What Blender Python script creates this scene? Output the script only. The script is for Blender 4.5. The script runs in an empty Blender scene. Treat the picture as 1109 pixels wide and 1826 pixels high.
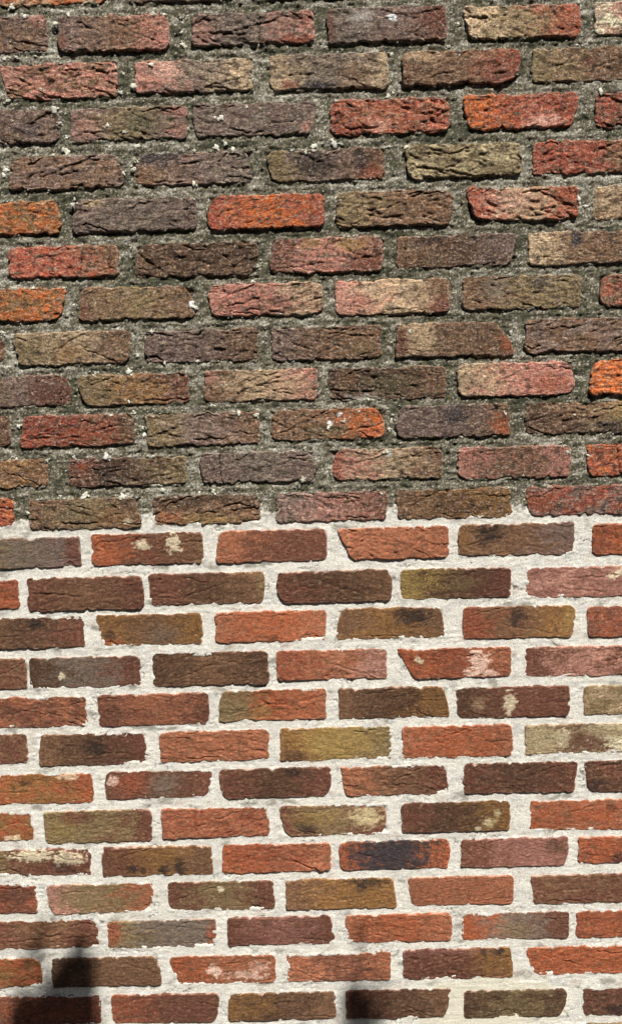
import bpy, math
import numpy as np
from mathutils import Vector

sc = bpy.context.scene
C = sc.collection

# ------------------------------------------------------------------ camera, sky, sun, exposure
cam = bpy.data.cameras.new('camera')
cam.sensor_fit = 'VERTICAL'
cam.sensor_height = 36.0
cam.lens = 36.0 * 1500.0 / 1826.0
cam.clip_start = 0.05
cam.clip_end = 500.0
cam_ob = bpy.data.objects.new('camera', cam)
C.objects.link(cam_ob)
cam_ob.location = (0.0, -1.4891, 1.5809)
cam_ob.rotation_mode = 'XYZ'
from mathutils import Matrix
cam_ob.matrix_world = (Matrix.Translation((0.0, -1.4891, 1.5809))
                       @ Matrix.Rotation(math.pi / 2 - 0.12087, 4, 'X')
                       @ Matrix.Rotation(-0.02618, 4, 'Z'))
sc.camera = cam_ob

SUN = Vector((0.42, -1.0, 1.62)).normalized()          # towards the sun
world = bpy.data.worlds.new('World')
sc.world = world
world.use_nodes = True
wn = world.node_tree
wn.nodes.clear()
wo = wn.nodes.new('ShaderNodeOutputWorld')
bg = wn.nodes.new('ShaderNodeBackground')
sky = wn.nodes.new('ShaderNodeTexSky')
sky.sky_type = 'NISHITA'
sky.sun_disc = False
sky.sun_elevation = math.asin(SUN.z)
sky.sun_rotation = math.atan2(SUN.x, SUN.y)
bg.inputs['Strength'].default_value = 0.05
wn.links.new(sky.outputs[0], bg.inputs[0])
wn.links.new(bg.outputs[0], wo.inputs[0])
sl = bpy.data.lights.new('sun', 'SUN')
sl.energy = 5.0
sl.angle = math.radians(0.5)
sl.color = (1.0, 0.975, 0.935)
so = bpy.data.objects.new('sun', sl)
C.objects.link(so)
so.rotation_euler = SUN.to_track_quat('Z', 'Y').to_euler()
so.location = (3, -6, 9)
sc.view_settings.view_transform = 'Standard'
sc.view_settings.look = 'None'
sc.view_settings.gamma = 1.0
sc.view_settings.use_curve_mapping = False
sc.view_settings.exposure = 0.66

# ------------------------------------------------------------------ numpy noise
_r = np.random.RandomState(7)
_P = np.concatenate([_r.permutation(512)] * 2).astype(np.int32)
_A = _r.uniform(0, 2 * np.pi, 512)
_GX, _GY = np.cos(_A), np.sin(_A)


def pn(x, y, s=0):
    """gradient noise, about -0.7 .. 0.7"""
    x = np.asarray(x, float) + 37.31 * s
    y = np.asarray(y, float) + 91.77 * s
    xi = np.floor(x).astype(np.int64); yi = np.floor(y).astype(np.int64)
    fx = x - xi; fy = y - yi
    ux = fx * fx * fx * (fx * (fx * 6 - 15) + 10); uy = fy * fy * fy * (fy * (fy * 6 - 15) + 10)
    def g(ix, iy, dx, dy):
        h = _P[_P[ix & 511] + (iy & 511)]
        return _GX[h] * dx + _GY[h] * dy
    a = g(xi, yi, fx, fy); b = g(xi + 1, yi, fx - 1, fy)
    c = g(xi, yi + 1, fx, fy - 1); d = g(xi + 1, yi + 1, fx - 1, fy - 1)
    return (a + (b - a) * ux) * (1 - uy) + (c + (d - c) * ux) * uy


def fbm(x, y, s=0, n=3):
    t = 0; a = 1.0
    for k in range(n):
        t = t + a * pn(x * 2 ** k, y * 2 ** k, s + 3.7 * k); a *= 0.5
    return t


def sm(a, b, x):
    t = np.clip((x - a) / (b - a), 0, 1)
    return t * t * (3 - 2 * t)


def lin(c):
    c = np.array(c, float) / 255.0
    return np.where(c <= 0.04045, c / 12.92, ((c + 0.055) / 1.055) ** 2.4)


PAL = {k: lin(v) for k, v in dict(
    pb=(118, 96, 88), db=(94, 67, 49), br=(122, 89, 65), ol=(128, 109, 76), tn=(168, 144, 114), ct=(178, 162, 124),
    pk=(166, 120, 104), pi=(192, 148, 130), rd=(150, 84, 60), tc=(162, 101, 73), mr=(118, 74, 58), pm=(142, 96, 84),
    sg=(118, 104, 92), bk=(42, 38, 38), bl=(64, 60, 64), oc=(140, 100, 58), ye=(148, 122, 72), cr=(200, 188, 158), cl=(202, 174, 156),
    lg=(160, 156, 146), wh=(225, 222, 212), mo=(92, 92, 62)).items()}
PAL['or'] = lin((167, 92, 60))
PAL['oo'] = lin((192, 100, 48)); PAL['ro'] = lin((165, 84, 63)); PAL['po'] = lin((172, 114, 99))
for _k in PAL:
    PAL[_k] = PAL[_k] * 0.93 + PAL[_k].mean() * 0.07


# ------------------------------------------------------------------ materials
def masonry(name, fine, bump, scale, rough=0.92, speck=0.0, crease=0.0, flecks=()):
    m = bpy.data.materials.new(name)
    m.use_nodes = True
    t = m.node_tree; n = t.nodes; l = t.links
    b = n['Principled BSDF']
    b.inputs['Roughness'].default_value = rough
    b.inputs['Specular IOR Level'].default_value = 0.25
    at = n.new('ShaderNodeAttribute'); at.attribute_name = 'tint'
    ge = n.new('ShaderNodeNewGeometry')
    def noise(sc_, det, r=0.6):
        q = n.new('ShaderNodeTexNoise'); q.inputs['Scale'].default_value = sc_
        q.inputs['Detail'].default_value = det; q.inputs['Roughness'].default_value = r
        l.new(ge.outputs['Position'], q.inputs['Vector']); return q
    n1 = noise(scale, 4, 0.7); n2 = noise(scale * 3.1, 2)
    r = n.new('ShaderNodeMapRange')
    r.inputs['From Min'].default_value = 0.3; r.inputs['From Max'].default_value = 0.7
    r.inputs['To Min'].default_value = 1 - fine; r.inputs['To Max'].default_value = 1 + fine
    l.new(n1.outputs['Fac'], r.inputs['Value'])
    mx = n.new('ShaderNodeVectorMath'); mx.operation = 'SCALE'
    l.new(at.outputs['Color'], mx.inputs[0]); l.new(r.outputs[0], mx.inputs['Scale'])
    last = mx.outputs[0]
    for (sc_, lo, hi, colr, amt) in flecks:
        q = noise(sc_, 3, 0.65)
        rr_ = n.new('ShaderNodeMapRange'); rr_.inputs['From Min'].default_value = lo; rr_.inputs['From Max'].default_value = hi; rr_.inputs['To Max'].default_value = amt
        l.new(q.outputs['Fac'], rr_.inputs['Value'])
        x_ = n.new('ShaderNodeMix'); x_.data_type = 'RGBA'; x_.inputs[7].default_value = tuple(colr) + (1,)
        l.new(rr_.outputs[0], x_.inputs[0]); l.new(last, x_.inputs[6]); last = x_.outputs[2]
    if speck > 0:                                    # sand grains, pale and dark
        v = n.new('ShaderNodeTexVoronoi'); v.inputs['Scale'].default_value = scale * 2.2
        l.new(ge.outputs['Position'], v.inputs['Vector'])
        s2 = n.new('ShaderNodeSeparateColor'); l.new(v.outputs['Color'], s2.inputs[0])
        r2 = n.new('ShaderNodeMapRange')
        r2.inputs['To Min'].default_value = 1 - speck; r2.inputs['To Max'].default_value = 1 + speck
        l.new(s2.outputs[0], r2.inputs['Value'])
        m2 = n.new('ShaderNodeVectorMath'); m2.operation = 'SCALE'
        l.new(last, m2.inputs[0]); l.new(r2.outputs[0], m2.inputs['Scale']); last = m2.outputs[0]
    l.new(last, b.inputs['Base Color'])
    ad = n.new('ShaderNodeMath'); ad.operation = 'ADD'
    l.new(n1.outputs['Fac'], ad.inputs[0]); l.new(n2.outputs['Fac'], ad.inputs[1])
    if crease > 0:                                   # fine folded lines, stretched along the brick
        mp = n.new('ShaderNodeMapping'); mp.inputs['Scale'].default_value = (1, 1, 2.3); mp.inputs['Rotation'].default_value = (0, 0.12, 0)
        l.new(ge.outputs['Position'], mp.inputs['Vector'])
        n3 = noise(70, 3, 0.55); l.new(mp.outputs[0], n3.inputs['Vector']); n3.inputs['Distortion'].default_value = 0.6
        s3 = n.new('ShaderNodeMath'); s3.operation = 'SUBTRACT'; l.new(n3.outputs['Fac'], s3.inputs[0]); s3.inputs[1].default_value = 0.5
        a3 = n.new('ShaderNodeMath'); a3.operation = 'ABSOLUTE'; l.new(s3.outputs[0], a3.inputs[0])
        r3 = n.new('ShaderNodeMapRange'); r3.inputs['From Max'].default_value = 0.05; r3.inputs['To Max'].default_value = crease
        l.new(a3.outputs[0], r3.inputs['Value'])
        a4 = n.new('ShaderNodeMath'); a4.operation = 'ADD'; l.new(ad.outputs[0], a4.inputs[0]); l.new(r3.outputs[0], a4.inputs[1]); ad = a4
    bp = n.new('ShaderNodeBump'); bp.inputs['Strength'].default_value = bump; bp.inputs['Distance'].default_value = 0.002
    l.new(ad.outputs[0], bp.inputs['Height']); l.new(bp.outputs[0], b.inputs['Normal'])
    return m


M_BRICK_OLD = masonry('weathered_brick', 0.5, 0.85, 330, speck=0.36, crease=0.5,
                      flecks=((230, .56, .68, (.42, .32, .25), .7), (130, .58, .72, (.025, .02, .016), .75), (520, .62, .7, (.5, .45, .38), .6)))
M_BRICK_NEW = masonry('clean_brick', 0.3, 0.65, 380, speck=0.2, crease=0.35,
                      flecks=((210, .58, .72, (.3, .17, .1), .35), (120, .6, .74, (.03, .018, .012), .6)))
M_MORTAR_OLD = masonry('weathered_mortar', 0.5, 0.9, 330, speck=0.5)
M_MORTAR_NEW = masonry('fresh_mortar', 0.15, 0.9, 420, speck=0.16)
M_LICHEN = masonry('lichen_crust', 0.1, 0.5, 300)


def mesh_from(name, V, F, col, mat):
    me = bpy.data.meshes.new(name)
    me.vertices.add(len(V)); me.vertices.foreach_set('co', np.ascontiguousarray(V, np.float32).ravel())
    F4 = np.asarray(F, np.int32)
    me.loops.add(F4.size); me.loops.foreach_set('vertex_index', F4.ravel())
    me.polygons.add(len(F4)); me.polygons.foreach_set('loop_start', np.arange(0, F4.size, F4.shape[1], dtype=np.int32))
    me.polygons.foreach_set('use_smooth', np.ones(len(F4), bool))
    me.update(calc_edges=True)
    a = me.attributes.new('tint', 'FLOAT_COLOR', 'POINT')
    c4 = np.ones((len(V), 4), np.float32); c4[:, :3] = col
    a.data.foreach_set('color', c4.ravel())
    me.materials.append(mat)
    me.validate()
    return me


def link(name, me, parent=None, loc=(0, 0, 0)):
    o = bpy.data.objects.new(name, me)
    C.objects.link(o)
    o.location = loc
    if parent: o.parent = parent
    return o


BRICKS = [  # course, x0, x1, top z at left, right, bottom z at left, right (mm); colours, blend, details
    (0, -520, -309, 2308, 2309, 2258, 2259, 'tn or mr', 'N', {}),
    (0, -277, -107, 2306, 2307, 2258, 2258, 'mr db', 'N', {}),
    (0, -87, 102, 2306, 2307, 2258, 2259, 'pb br', 'N', {}),
    (0, 125, 318, 2308, 2309, 2258, 2259, 'br rd', 'N', {}),
    (0, 340, 539, 2308, 2309, 2258, 2259, 'pb mr', 'N', {}),
    (1, -614, -416, 2243, 2243, 2184, 2185, 'pb br', 'N', {'st': [(0.9, 0.85, 0.07, 0.16, 'pk', 0.9)], 'rr': 10}),
    (1, -400, -198, 2239, 2240, 2184, 2184, 'pb br pk', 'L', {'rt': -26, 'rb': -22, 'pr': 7, 'rr': 11, 'st': [(0.03, 0.25, 0.05, 0.25, 'mr', 0.9), (0.96, 0.55, 0.03, 0.18, 'pk', 1)]}),
    (1, -177, 27, 2239, 2240, 2188, 2189, 'pb sg pk', 'L', {'ck': 0.55, 'pr': 5, 'st': [(0.85, 0.1, 0.14, 0.14, 'rd', 0.8), (0.08, 0.4, 0.09, 0.5, 'pk', 0.6)]}),
    (1, 48, 247, 2242, 2243, 2186, 2187, 'sg pb mr', 'L', {'pr': 6, 'rr': 10, 'st': [(0.55, 0.66, 0.05, 0.07, 'wh', 1), (0.3, 0.7, 0.09, 0.2, 'lg', 0.6), (0.02, 0.5, 0.04, 0.5, 'mr', 0.7), (0.92, 0.6, 0.09, 0.4, 'mr', 0.8)]}),
    (1, 272, 469, 2239, 2240, 2187, 2188, 'tn ol rd', 'L', {'lb': 14, 'pr': 5, 'st': [(0.92, 0.5, 0.1, 0.5, 'rd', 0.8)]}),
    (1, 493, 692, 2241, 2242, 2189, 2190, 'cr pk', 'N', {}),
    (2, -502, -305, 2168, 2168, 2110, 2110, 'br pk', 'N', {'lb': 14, 'lt': -6, 'pr': 4, 'st': [(0.06, 0.7, 0.09, 0.3, 'pk', 0.8)]}),
    (2, -274, -78, 2166, 2167, 2115, 2115, 'pk sg tn', 'L', {'pr': 5, 'st': [(0.28, 0.72, 0.1, 0.25, 'pi', 0.9), (0.05, 0.6, 0.08, 0.4, 'pk', 0.8)]}),
    (2, -52, 149, 2171, 2171, 2114, 2114, 'tn sg tn', 'L', {'pr': 5, 'rr': 10, 'st': [(0.16, 0.12, 0.06, 0.12, 'rd', 0.8), (0.4, 0.1, 0.12, 0.14, 'bl', 0.9), (0.7, 0.35, 0.12, 0.3, 'br', 0.6)]}),
    (2, 171, 371, 2170, 2171, 2116, 2117, 'br br rd', 'L', {'pr': 8, 'st': [(0.15, 0.85, 0.16, 0.16, 'tn', 0.6), (0.85, 0.3, 0.16, 0.3, 'mr', 0.7)]}),
    (2, 389, 589, 2170, 2171, 2116, 2117, 'ol br br', 'L', {'st': [(0.48, 0.6, 0.05, 0.1, 'mr', 0.9)]}),
    (3, -607, -406, 2094, 2095, 2040, 2041, 'pb db', 'N', {'pr': 4, 'st': [(0.75, 0.4, 0.08, 0.2, 'bl', 0.5)]}),
    (3, -390, -191, 2094, 2095, 2041, 2042, 'pb ol pb', 'L', {'pr': 4, 'st': [(0.93, 0.8, 0.1, 0.14, 'pk', 0.9), (0.93, 0.25, 0.09, 0.16, 'pk', 0.9), (0.6, 0.5, 0.12, 0.25, 'mo', 0.7), (0.12, 0.4, 0.12, 0.4, 'pk', 0.5)]}),
    (3, -179, 27, 2096, 2097, 2043, 2044, 'pb sg', 'N', {'rb': -12, 'pr': 3, 'st': [(0.95, 0.2, 0.04, 0.14, 'pk', 1)]}),
    (3, 49, 252, 2097, 2097, 2040, 2041, 'rd tc', 'N', {'rr': 16, 'pr': 6, 'st': [(0.4, 0.25, 0.09, 0.2, 'pi', 0.5)]}),
    (3, 272, 469, 2098, 2098, 2043, 2044, 'or rd rd', 'L', {'rb': -14, 'lb': 10, 'pr': 6, 'st': [(0.7, 0.2, 0.15, 0.16, 'pi', 0.8)], 'lab': 'orange red brick with slanted right end and pink scarred bottom edge'}),
    (3, 496, 696, 2097, 2098, 2042, 2043, 'rd br', 'N', {'pr': 3}),
    (4, -503, -301, 2018, 2019, 1964, 1965, 'pb br', 'N', {'lt': 14, 'rt': -12, 'pr': 4}),
    (4, -284, -82, 2019, 2020, 1966, 1967, 'br pb sg', 'L', {'pr': 2, 'st': [(0.15, 0.9, 0.22, 0.25, 'bl', 0.8)]}),
    (4, -59, 142, 2017, 2018, 1966, 1967, 'ol pb br', 'L', {'pr': 4, 'st': [(0.08, 0.5, 0.1, 0.7, 'ol', 0.8), (0.4, 0.55, 0.16, 0.4, 'bk', 0.7), (0.88, 0.2, 0.1, 0.25, 'rd', 0.8), (0.8, 0.6, 0.06, 0.4, 'bk', 0.7)]}),
    (4, 175, 372, 2021, 2021, 1967, 1967, 'ct ol', 'N', {'pr': 8, 'lab': 'pale olive cream brick with dark shadow line beneath'}),
    (4, 390, 592, 2021, 2022, 1968, 1968, 'rd rd ol', 'L', {'pr': 5, 'rr': 9}),
    (5, -619, -415, 1945, 1946, 1892, 1892, 'or oc', 'N', {'pr': 5, 'lab': 'bright orange creased brick at the left edge, the upper one'}),
    (5, -393, -182, 1946, 1946, 1891, 1892, 'pb sg pb', 'L', {'pr': 8, 'st': [(0.15, 0.9, 0.07, 0.14, 'tn', 0.9)]}),
    (5, -165, 37, 1947, 1947, 1890, 1891, 'rd or rd', 'L', {'rr': 16, 'pr': 7, 'lab': 'orange red brick with rounded ends among dark brown ones'}),
    (5, 57, 256, 1947, 1947, 1889, 1890, 'ol br br', 'L', {'pr': 7}),
    (5, 280, 470, 1948, 1948, 1893, 1894, 'rd tn rd', 'L', {'rr': 10, 'pr': 6, 'st': [(0.9, 0.75, 0.1, 0.25, 'rd', 0.9), (0.35, 0.6, 0.2, 0.3, 'pi', 0.5), (0.9, 0.2, 0.1, 0.2, 'rd', 0.6)]}),
    (5, 495, 697, 1947, 1947, 1890, 1891, 'tn br', 'N', {'pr': 2}),
    (6, -510, -318, 1870, 1871, 1818, 1818, 'rd rd br', 'L', {'pr': 5, 'lab': 'red brick fading to brown on its right, under an orange one'}),
    (6, -292, -79, 1870, 1871, 1814, 1814, 'db br', 'N', {'rr': 14, 'pr': 4}),
    (6, -59, 136, 1873, 1873, 1815, 1815, 'mr pk mr', 'L', {'pr': 5, 'st': [(0.35, 0.85, 0.09, 0.15, 'ye', 0.6), (0.7, 0.8, 0.13, 0.18, 'ye', 0.6), (0.85, 0.25, 0.15, 0.2, 'mr', 0.9)]}),
    (6, 157, 364, 1873, 1873, 1818, 1819, 'br db pb', 'L', {'pr': 3, 'st': [(0.27, 0.85, 0.1, 0.14, 'bk', 0.7), (0.65, 0.9, 0.025, 0.08, 'bk', 1)]}),
    (6, 384, 589, 1873, 1873, 1817, 1818, 'tn br br', 'L', {'pr': 4, 'st': [(0.4, 0.8, 0.05, 0.25, 'bl', 0.9)]}),
    (7, -621, -414, 1801, 1802, 1745, 1745, 'or oc', 'N', {'pr': 5, 'rr': 9, 'lab': 'bright orange brick at the left edge, the lower one'}),
    (7, -393, -192, 1799, 1799, 1744, 1744, 'br ol br', 'L', {'pr': 4, 'st': [(0.05, 0.3, 0.06, 0.3, 'mr', 0.6), (0.99, 0.42, 0.03, 0.1, 'wh', 1)]}),
    (7, -166, 32, 1799, 1800, 1744, 1744, 'pk pk tn', 'L', {'rr': 18, 'pr': 7, 'lab': 'pink buff brick with lumpy rounded left end'}),
    (7, 52, 250, 1800, 1800, 1742, 1742, 'pk tn br', 'L', {'rr': 10, 'pr': 4, 'st': [(0.93, 0.2, 0.1, 0.25, 'mr', 0.9), (0.06, 0.4, 0.08, 0.4, 'pk', 0.7)]}),
    (7, 269, 478, 1801, 1802, 1745, 1745, 'br ol ol', 'L', {'pr': 2, 'st': [(0.28, 0.6, 0.1, 0.3, 'sg', 0.7), (0.65, 0.8, 0.08, 0.2, 'bl', 0.5)]}),
    (7, 505, 709, 1800, 1801, 1744, 1745, 'rd br', 'N', {'pr': 3}),
    (8, -724, -525, 1711, 1711, 1676, 1676, 'mr br', 'N', {'rr': 9}),
    (8, -508, -306, 1726, 1727, 1670, 1670, 'ol tn br', 'L', {'pr': 4, 'rr': 9, 'st': [(0.1, 0.85, 0.1, 0.14, 'tn', 0.7), (0.45, 0.35, 0.12, 0.3, 'oc', 0.6)]}),
    (8, -280, -83, 1724, 1725, 1669, 1669, 'pb pb br', 'L', {'pr': 3}),
    (8, -61, 130, 1724, 1724, 1667, 1667, 'pb br br', 'L', {'pr': 3, 'st': [(0.8, 0.3, 0.15, 0.2, 'ol', 0.5)]}),
    (8, 155, 363, 1725, 1725, 1667, 1667, 'tn br br', 'L', {'rt': -34, 'pr': 6, 'st': [(0.06, 0.5, 0.07, 0.5, 'mr', 1), (0.96, 0.35, 0.05, 0.2, 'or', 0.9), (0.22, 0.6, 0.12, 0.4, 'tn', 0.7)], 'lab': 'brown brick with red folded left tip and pointed right end'}),
    (8, 380, 587, 1727, 1727, 1670, 1670, 'br pb', 'N', {'pr': 5, 'rr': 9}),
    (9, -617, -414, 1651, 1652, 1599, 1599, 'ol pb mr', 'L', {'pr': 2, 'st': [(0.8, 0.35, 0.12, 0.3, 'mr', 0.8)]}),
    (9, -402, -207, 1651, 1651, 1597, 1598, 'ol oc mr', 'L', {'pr': 3}),
    (9, -181, 17, 1653, 1653, 1598, 1599, 'br tn pk', 'L', {'pr': 4, 'rr': 9, 'st': [(0.05, 0.75, 0.07, 0.2, 'pk', 0.7), (0.75, 0.5, 0.2, 0.3, 'tn', 0.5)]}),
    (9, 36, 242, 1651, 1651, 1595, 1595, 'db db br', 'L', {'pr': 1, 'st': [(0.5, 0.5, 0.2, 0.3, 'mo', 0.5), (0.28, 0.08, 0.14, 0.1, 'lg', 0.7), (0.15, 0.7, 0.08, 0.2, 'br', 0.7)]}),
    (9, 260, 464, 1654, 1654, 1596, 1596, 'tn pk pk', 'L', {'rr': 18, 'pr': 6, 'st': [(0.8, 0.35, 0.14, 0.25, 'rd', 0.7)], 'lab': 'pink buff brick with rounded ends left of the orange one at the right edge'}),
    (9, 493, 701, 1654, 1654, 1593, 1594, 'or or', 'N', {'pr': 7, 'lab': 'bright orange brick at the right edge of the weathered courses'}),
    (10, -721, -524, 1586, 1586, 1530, 1530, 'br mr', 'N', {}),
    (10, -509, -307, 1582, 1583, 1527, 1528, 'rd rd br', 'L', {'lt': 8, 'pr': 5, 'rr': 10, 'st': [(0.55, 0.3, 0.2, 0.3, 'or', 0.4)], 'lab': 'bright red brick with ragged outline near the left edge'}),
    (10, -285, -86, 1581, 1581, 1524, 1524, 'ol pb br', 'L', {'pr': 3}),
    (10, -68, 135, 1582, 1582, 1528, 1528, 'br br or', 'L', {'pr': 3, 'st': [(0.88, 0.2, 0.1, 0.25, 'or', 0.9), (0.5, 0.3, 0.14, 0.2, 'mo', 0.5), (0.62, 0.8, 0.025, 0.06, 'wh', 1), (0.52, 0.5, 0.02, 0.08, 'wh', 0.8)]}),
    (10, 153, 354, 1583, 1583, 1527, 1527, 'pb pb br', 'L', {'pr': 5, 'st': [(0.52, 0.7, 0.1, 0.3, 'bl', 0.7), (0.92, 0.3, 0.07, 0.3, 'or', 0.9)]}),
    (10, 379, 588, 1583, 1583, 1527, 1527, 'db br ol', 'L', {'pr': 2, 'st': [(0.76, 0.2, 0.14, 0.2, 'bk', 0.8), (0.85, 0.7, 0.15, 0.25, 'ye', 0.5), (0.45, 0.2, 0.15, 0.2, 'bk', 0.5)]}),
    (11, -663, -462, 1508, 1508, 1457, 1457, 'br oc', 'N', {'pr': 2}),
    (11, -427, -218, 1507, 1507, 1455, 1455, 'mr db ol', 'L', {'pr': 2, 'st': [(0.13, 0.75, 0.04, 0.2, 'rd', 0.9), (0.33, 0.5, 0.1, 0.4, 'bk', 0.6)]}),
    (11, -193, 10, 1509, 1509, 1455, 1455, 'pb sg pb', 'L', {'pr': 4, 'ck': 0.17}),
    (11, 37, 236, 1510, 1510, 1455, 1455, 'pk tn br', 'L', {'pr': 3, 'st': [(0.03, 0.5, 0.05, 0.5, 'rd', 0.6), (0.5, 0.85, 0.025, 0.15, 'lg', 0.9)]}),
    (11, 261, 462, 1508, 1508, 1451, 1451, 'pk br pk', 'L', {'pr': 4, 'st': [(0.05, 0.15, 0.05, 0.2, 'pk', 0.9)]}),
    (11, 488, 698, 1507, 1507, 1452, 1452, 'rd or', 'N', {'ck': 0.26, 'pr': 3}),
    (12, -719, -527, 1439, 1440, 1386, 1386, 'rd or', 'N', {}),
    (12, -501, -302, 1435, 1435, 1380, 1380, 'br ol br', 'L', {'pr': 4, 'st': [(0.75, 0.35, 0.15, 0.3, 'oc', 0.6), (0.88, 0.25, 0.04, 0.08, 'cr', 0.7)]}),
    (12, -279, -88, 1436, 1436, 1382, 1382, 'db br br', 'T', {'rt': -6, 'pr': 3, 'st': [(0.45, 0.2, 0.3, 0.16, 'ye', 0.5), (0.15, 0.25, 0.12, 0.2, 'or', 0.5)]}),
    (12, -63, 136, 1435, 1435, 1382, 1382, 'pb pm mr', 'L', {'pr': 3, 'rr': 9}),
    (12, 152, 358, 1435, 1436, 1382, 1382, 'br oc oc', 'L', {'pr': 2, 'st': [(0.5, 0.5, 0.2, 0.4, 'db', 0.5)]}),
    (12, 382, 594, 1435, 1435, 1382, 1382, 'rd pb', 'N', {'pr': 3, 'rr': 9, 'st': [(0.12, 0.4, 0.12, 0.35, 'rd', 0.9)]}),
    (13, -619, -414, 1366, 1366, 1313, 1313, 'ol sg pb', 'L', {'pr': 3, 'st': [(0.94, 0.5, 0.07, 0.5, 'mr', 0.8)]}),
    (13, -394, -195, 1369, 1369, 1313, 1313, 'or mr br', 'L', {'rr': 10, 'pr': 2, 'st': [(0.45, 0.62, 0.06, 0.16, 'cr', 0.85), (0.74, 0.65, 0.07, 0.26, 'cr', 0.9)], 'lab': 'red brick with orange left end and two cream mortar spots'}),
    (13, -171, 26, 1369, 1369, 1312, 1312, 'tc mr mr', 'L', {'pr': 3}),
    (13, 44, 244, 1369, 1369, 1312, 1312, 'tc tc', 'N', {'lb': 28, 'pr': 3, 'fold': 1.5, 'lab': 'terracotta brick with slanted left end and deep creases'}),
    (13, 261, 470, 1369, 1369, 1313, 1313, 'br br pb', 'L', {'pr': 2, 'st': [(0.27, 0.7, 0.1, 0.3, 'bk', 0.9), (0.05, 0.6, 0.05, 0.3, 'oc', 0.6)]}),
    (13, 502, 710, 1365, 1365, 1309, 1309, 'or rd', 'N', {'pr': 2}),
    (14, -736, -529, 1291, 1291, 1239, 1239, 'or rd', 'N', {'rr': 8}),
    (14, -514, -306, 1292, 1292, 1233, 1233, 'mr br mr', 'L', {'pr': 3, 'rr': 7}),
    (14, -294, -87, 1294, 1294, 1237, 1237, 'mr db br', 'L', {'rr': 9, 'pr': 2, 'st': [(0.97, 0.6, 0.04, 0.4, 'ol', 0.6)]}),
    (14, -65, 141, 1292, 1292, 1235, 1235, 'mr db br', 'L', {'pr': 4}),
    (14, 157, 356, 1291, 1291, 1236, 1236, 'ye db mr', 'L', {'rr': 10, 'pr': 2, 'st': [(0.06, 0.4, 0.1, 0.5, 'ye', 0.7), (0.55, 0.5, 0.12, 0.3, 'ol', 0.5), (0.92, 0.6, 0.09, 0.4, 'mr', 0.7)], 'lab': 'brown brick with olive yellow left end, third of the repointed courses'}),
    (14, 384, 595, 1288, 1288, 1233, 1233, 'pm pk', 'N', {'pr': 1, 'st': [(0.8, 0.8, 0.06, 0.1, 'cr', 0.9), (0.73, 0.65, 0.04, 0.08, 'cr', 0.8)]}),
    (15, -620, -416, 1220, 1220, 1164, 1164, 'br db mr', 'L', {'pr': 2, 'st': [(0.56, 0.8, 0.06, 0.18, 'bk', 0.85)]}),
    (15, -395, -202, 1221, 1221, 1165, 1164, 'oc br oc', 'L', {'lb': 12, 'pr': 1, 'st': [(0.1, 0.3, 0.06, 0.2, 'bk', 0.8), (0.1, 0.1, 0.1, 0.15, 'or', 0.7), (0.6, 0.3, 0.15, 0.3, 'sg', 0.5)]}),
    (15, -177, 23, 1221, 1221, 1165, 1165, 'tc or tc', 'L', {'pr': 2, 'st': [(0.53, 0.1, 0.05, 0.1, 'bk', 0.7)]}),
    (15, 40, 237, 1222, 1221, 1164, 1164, 'br oc br', 'L', {'pr': 1, 'st': [(0.7, 0.72, 0.16, 0.27, 'bk', 0.95)], 'lab': 'brown brick with square black scorch mark on upper right'}),
    (15, 269, 472, 1219, 1218, 1160, 1160, 'rd br oc', 'L', {'pr': 2, 'st': [(0.06, 0.5, 0.1, 0.5, 'rd', 0.8), (0.48, 0.66, 0.07, 0.26, 'bk', 0.85), (0.94, 0.6, 0.05, 0.4, 'ye', 0.5)], 'lab': 'brown brick with red left end and black star shaped burn'}),
    (15, 495, 706, 1214, 1214, 1158, 1158, 'rd mr', 'N', {'pr': 2}),
    (16, -728, -526, 1146, 1146, 1088, 1088, 'br mr', 'N', {'pr': 2}),
    (16, -519, -318, 1145, 1145, 1088, 1088, 'db sg mr', 'L', {'pr': 1, 'st': [(0.29, 0.36, 0.035, 0.09, 'cr', 0.95)], 'lab': 'dark grey brown brick with one small cream speck'}),
    (16, -296, -85, 1148, 1148, 1086, 1086, 'db br db', 'L', {'pr': 2}),
    (16, -69, 131, 1146, 1146, 1092, 1091, 'rd tc pk', 'L', {'pr': 2}),
    (16, 147, 357, 1144, 1143, 1089, 1089, 'or rd tc', 'L', {'lb': 34, 'pr': 2, 'st': [(0.15, 0.65, 0.03, 0.1, 'cr', 0.9), (0.7, 0.5, 0.09, 0.4, 'cl', 0.75), (0.6, 0.15, 0.08, 0.1, 'cl', 0.8), (0.8, 0.15, 0.08, 0.1, 'cl', 0.6)], 'lab': 'orange red brick with cut lower left corner and pale mortar smears'}),
    (16, 382, 598, 1141, 1141, 1086, 1085, 'mr pk mr', 'L', {'pr': 2}),
    (17, -626, -420, 1072, 1071, 1015, 1015, 'mr tc', 'N', {'pr': 1}),
    (17, -400, -196, 1072, 1072, 1013, 1013, 'mr tc mr', 'L', {'rr': 11, 'pr': 2}),
    (17, -179, 18, 1074, 1074, 1017, 1017, 'ol or tc', 'L', {'pr': 1, 'st': [(0.1, 0.4, 0.18, 0.5, 'ol', 0.9), (0.4, 0.25, 0.08, 0.2, 'ye', 0.5)], 'lab': 'red brick whose left third is olive'}),
    (17, 42, 243, 1073, 1072, 1015, 1015, 'br db oc', 'L', {'pr': 2}),
    (17, 257, 465, 1068, 1068, 1011, 1011, 'db mr mr', 'L', {'pr': 2, 'st': [(0.47, 0.48, 0.05, 0.34, 'cr', 0.8), (0.2, 0.45, 0.05, 0.2, 'tn', 0.4)], 'lab': 'dark maroon brick with a square cream patch at its middle'}),
    (17, 490, 705, 1066, 1065, 1011, 1011, 'ol tn', 'N', {'pr': 1}),
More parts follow.
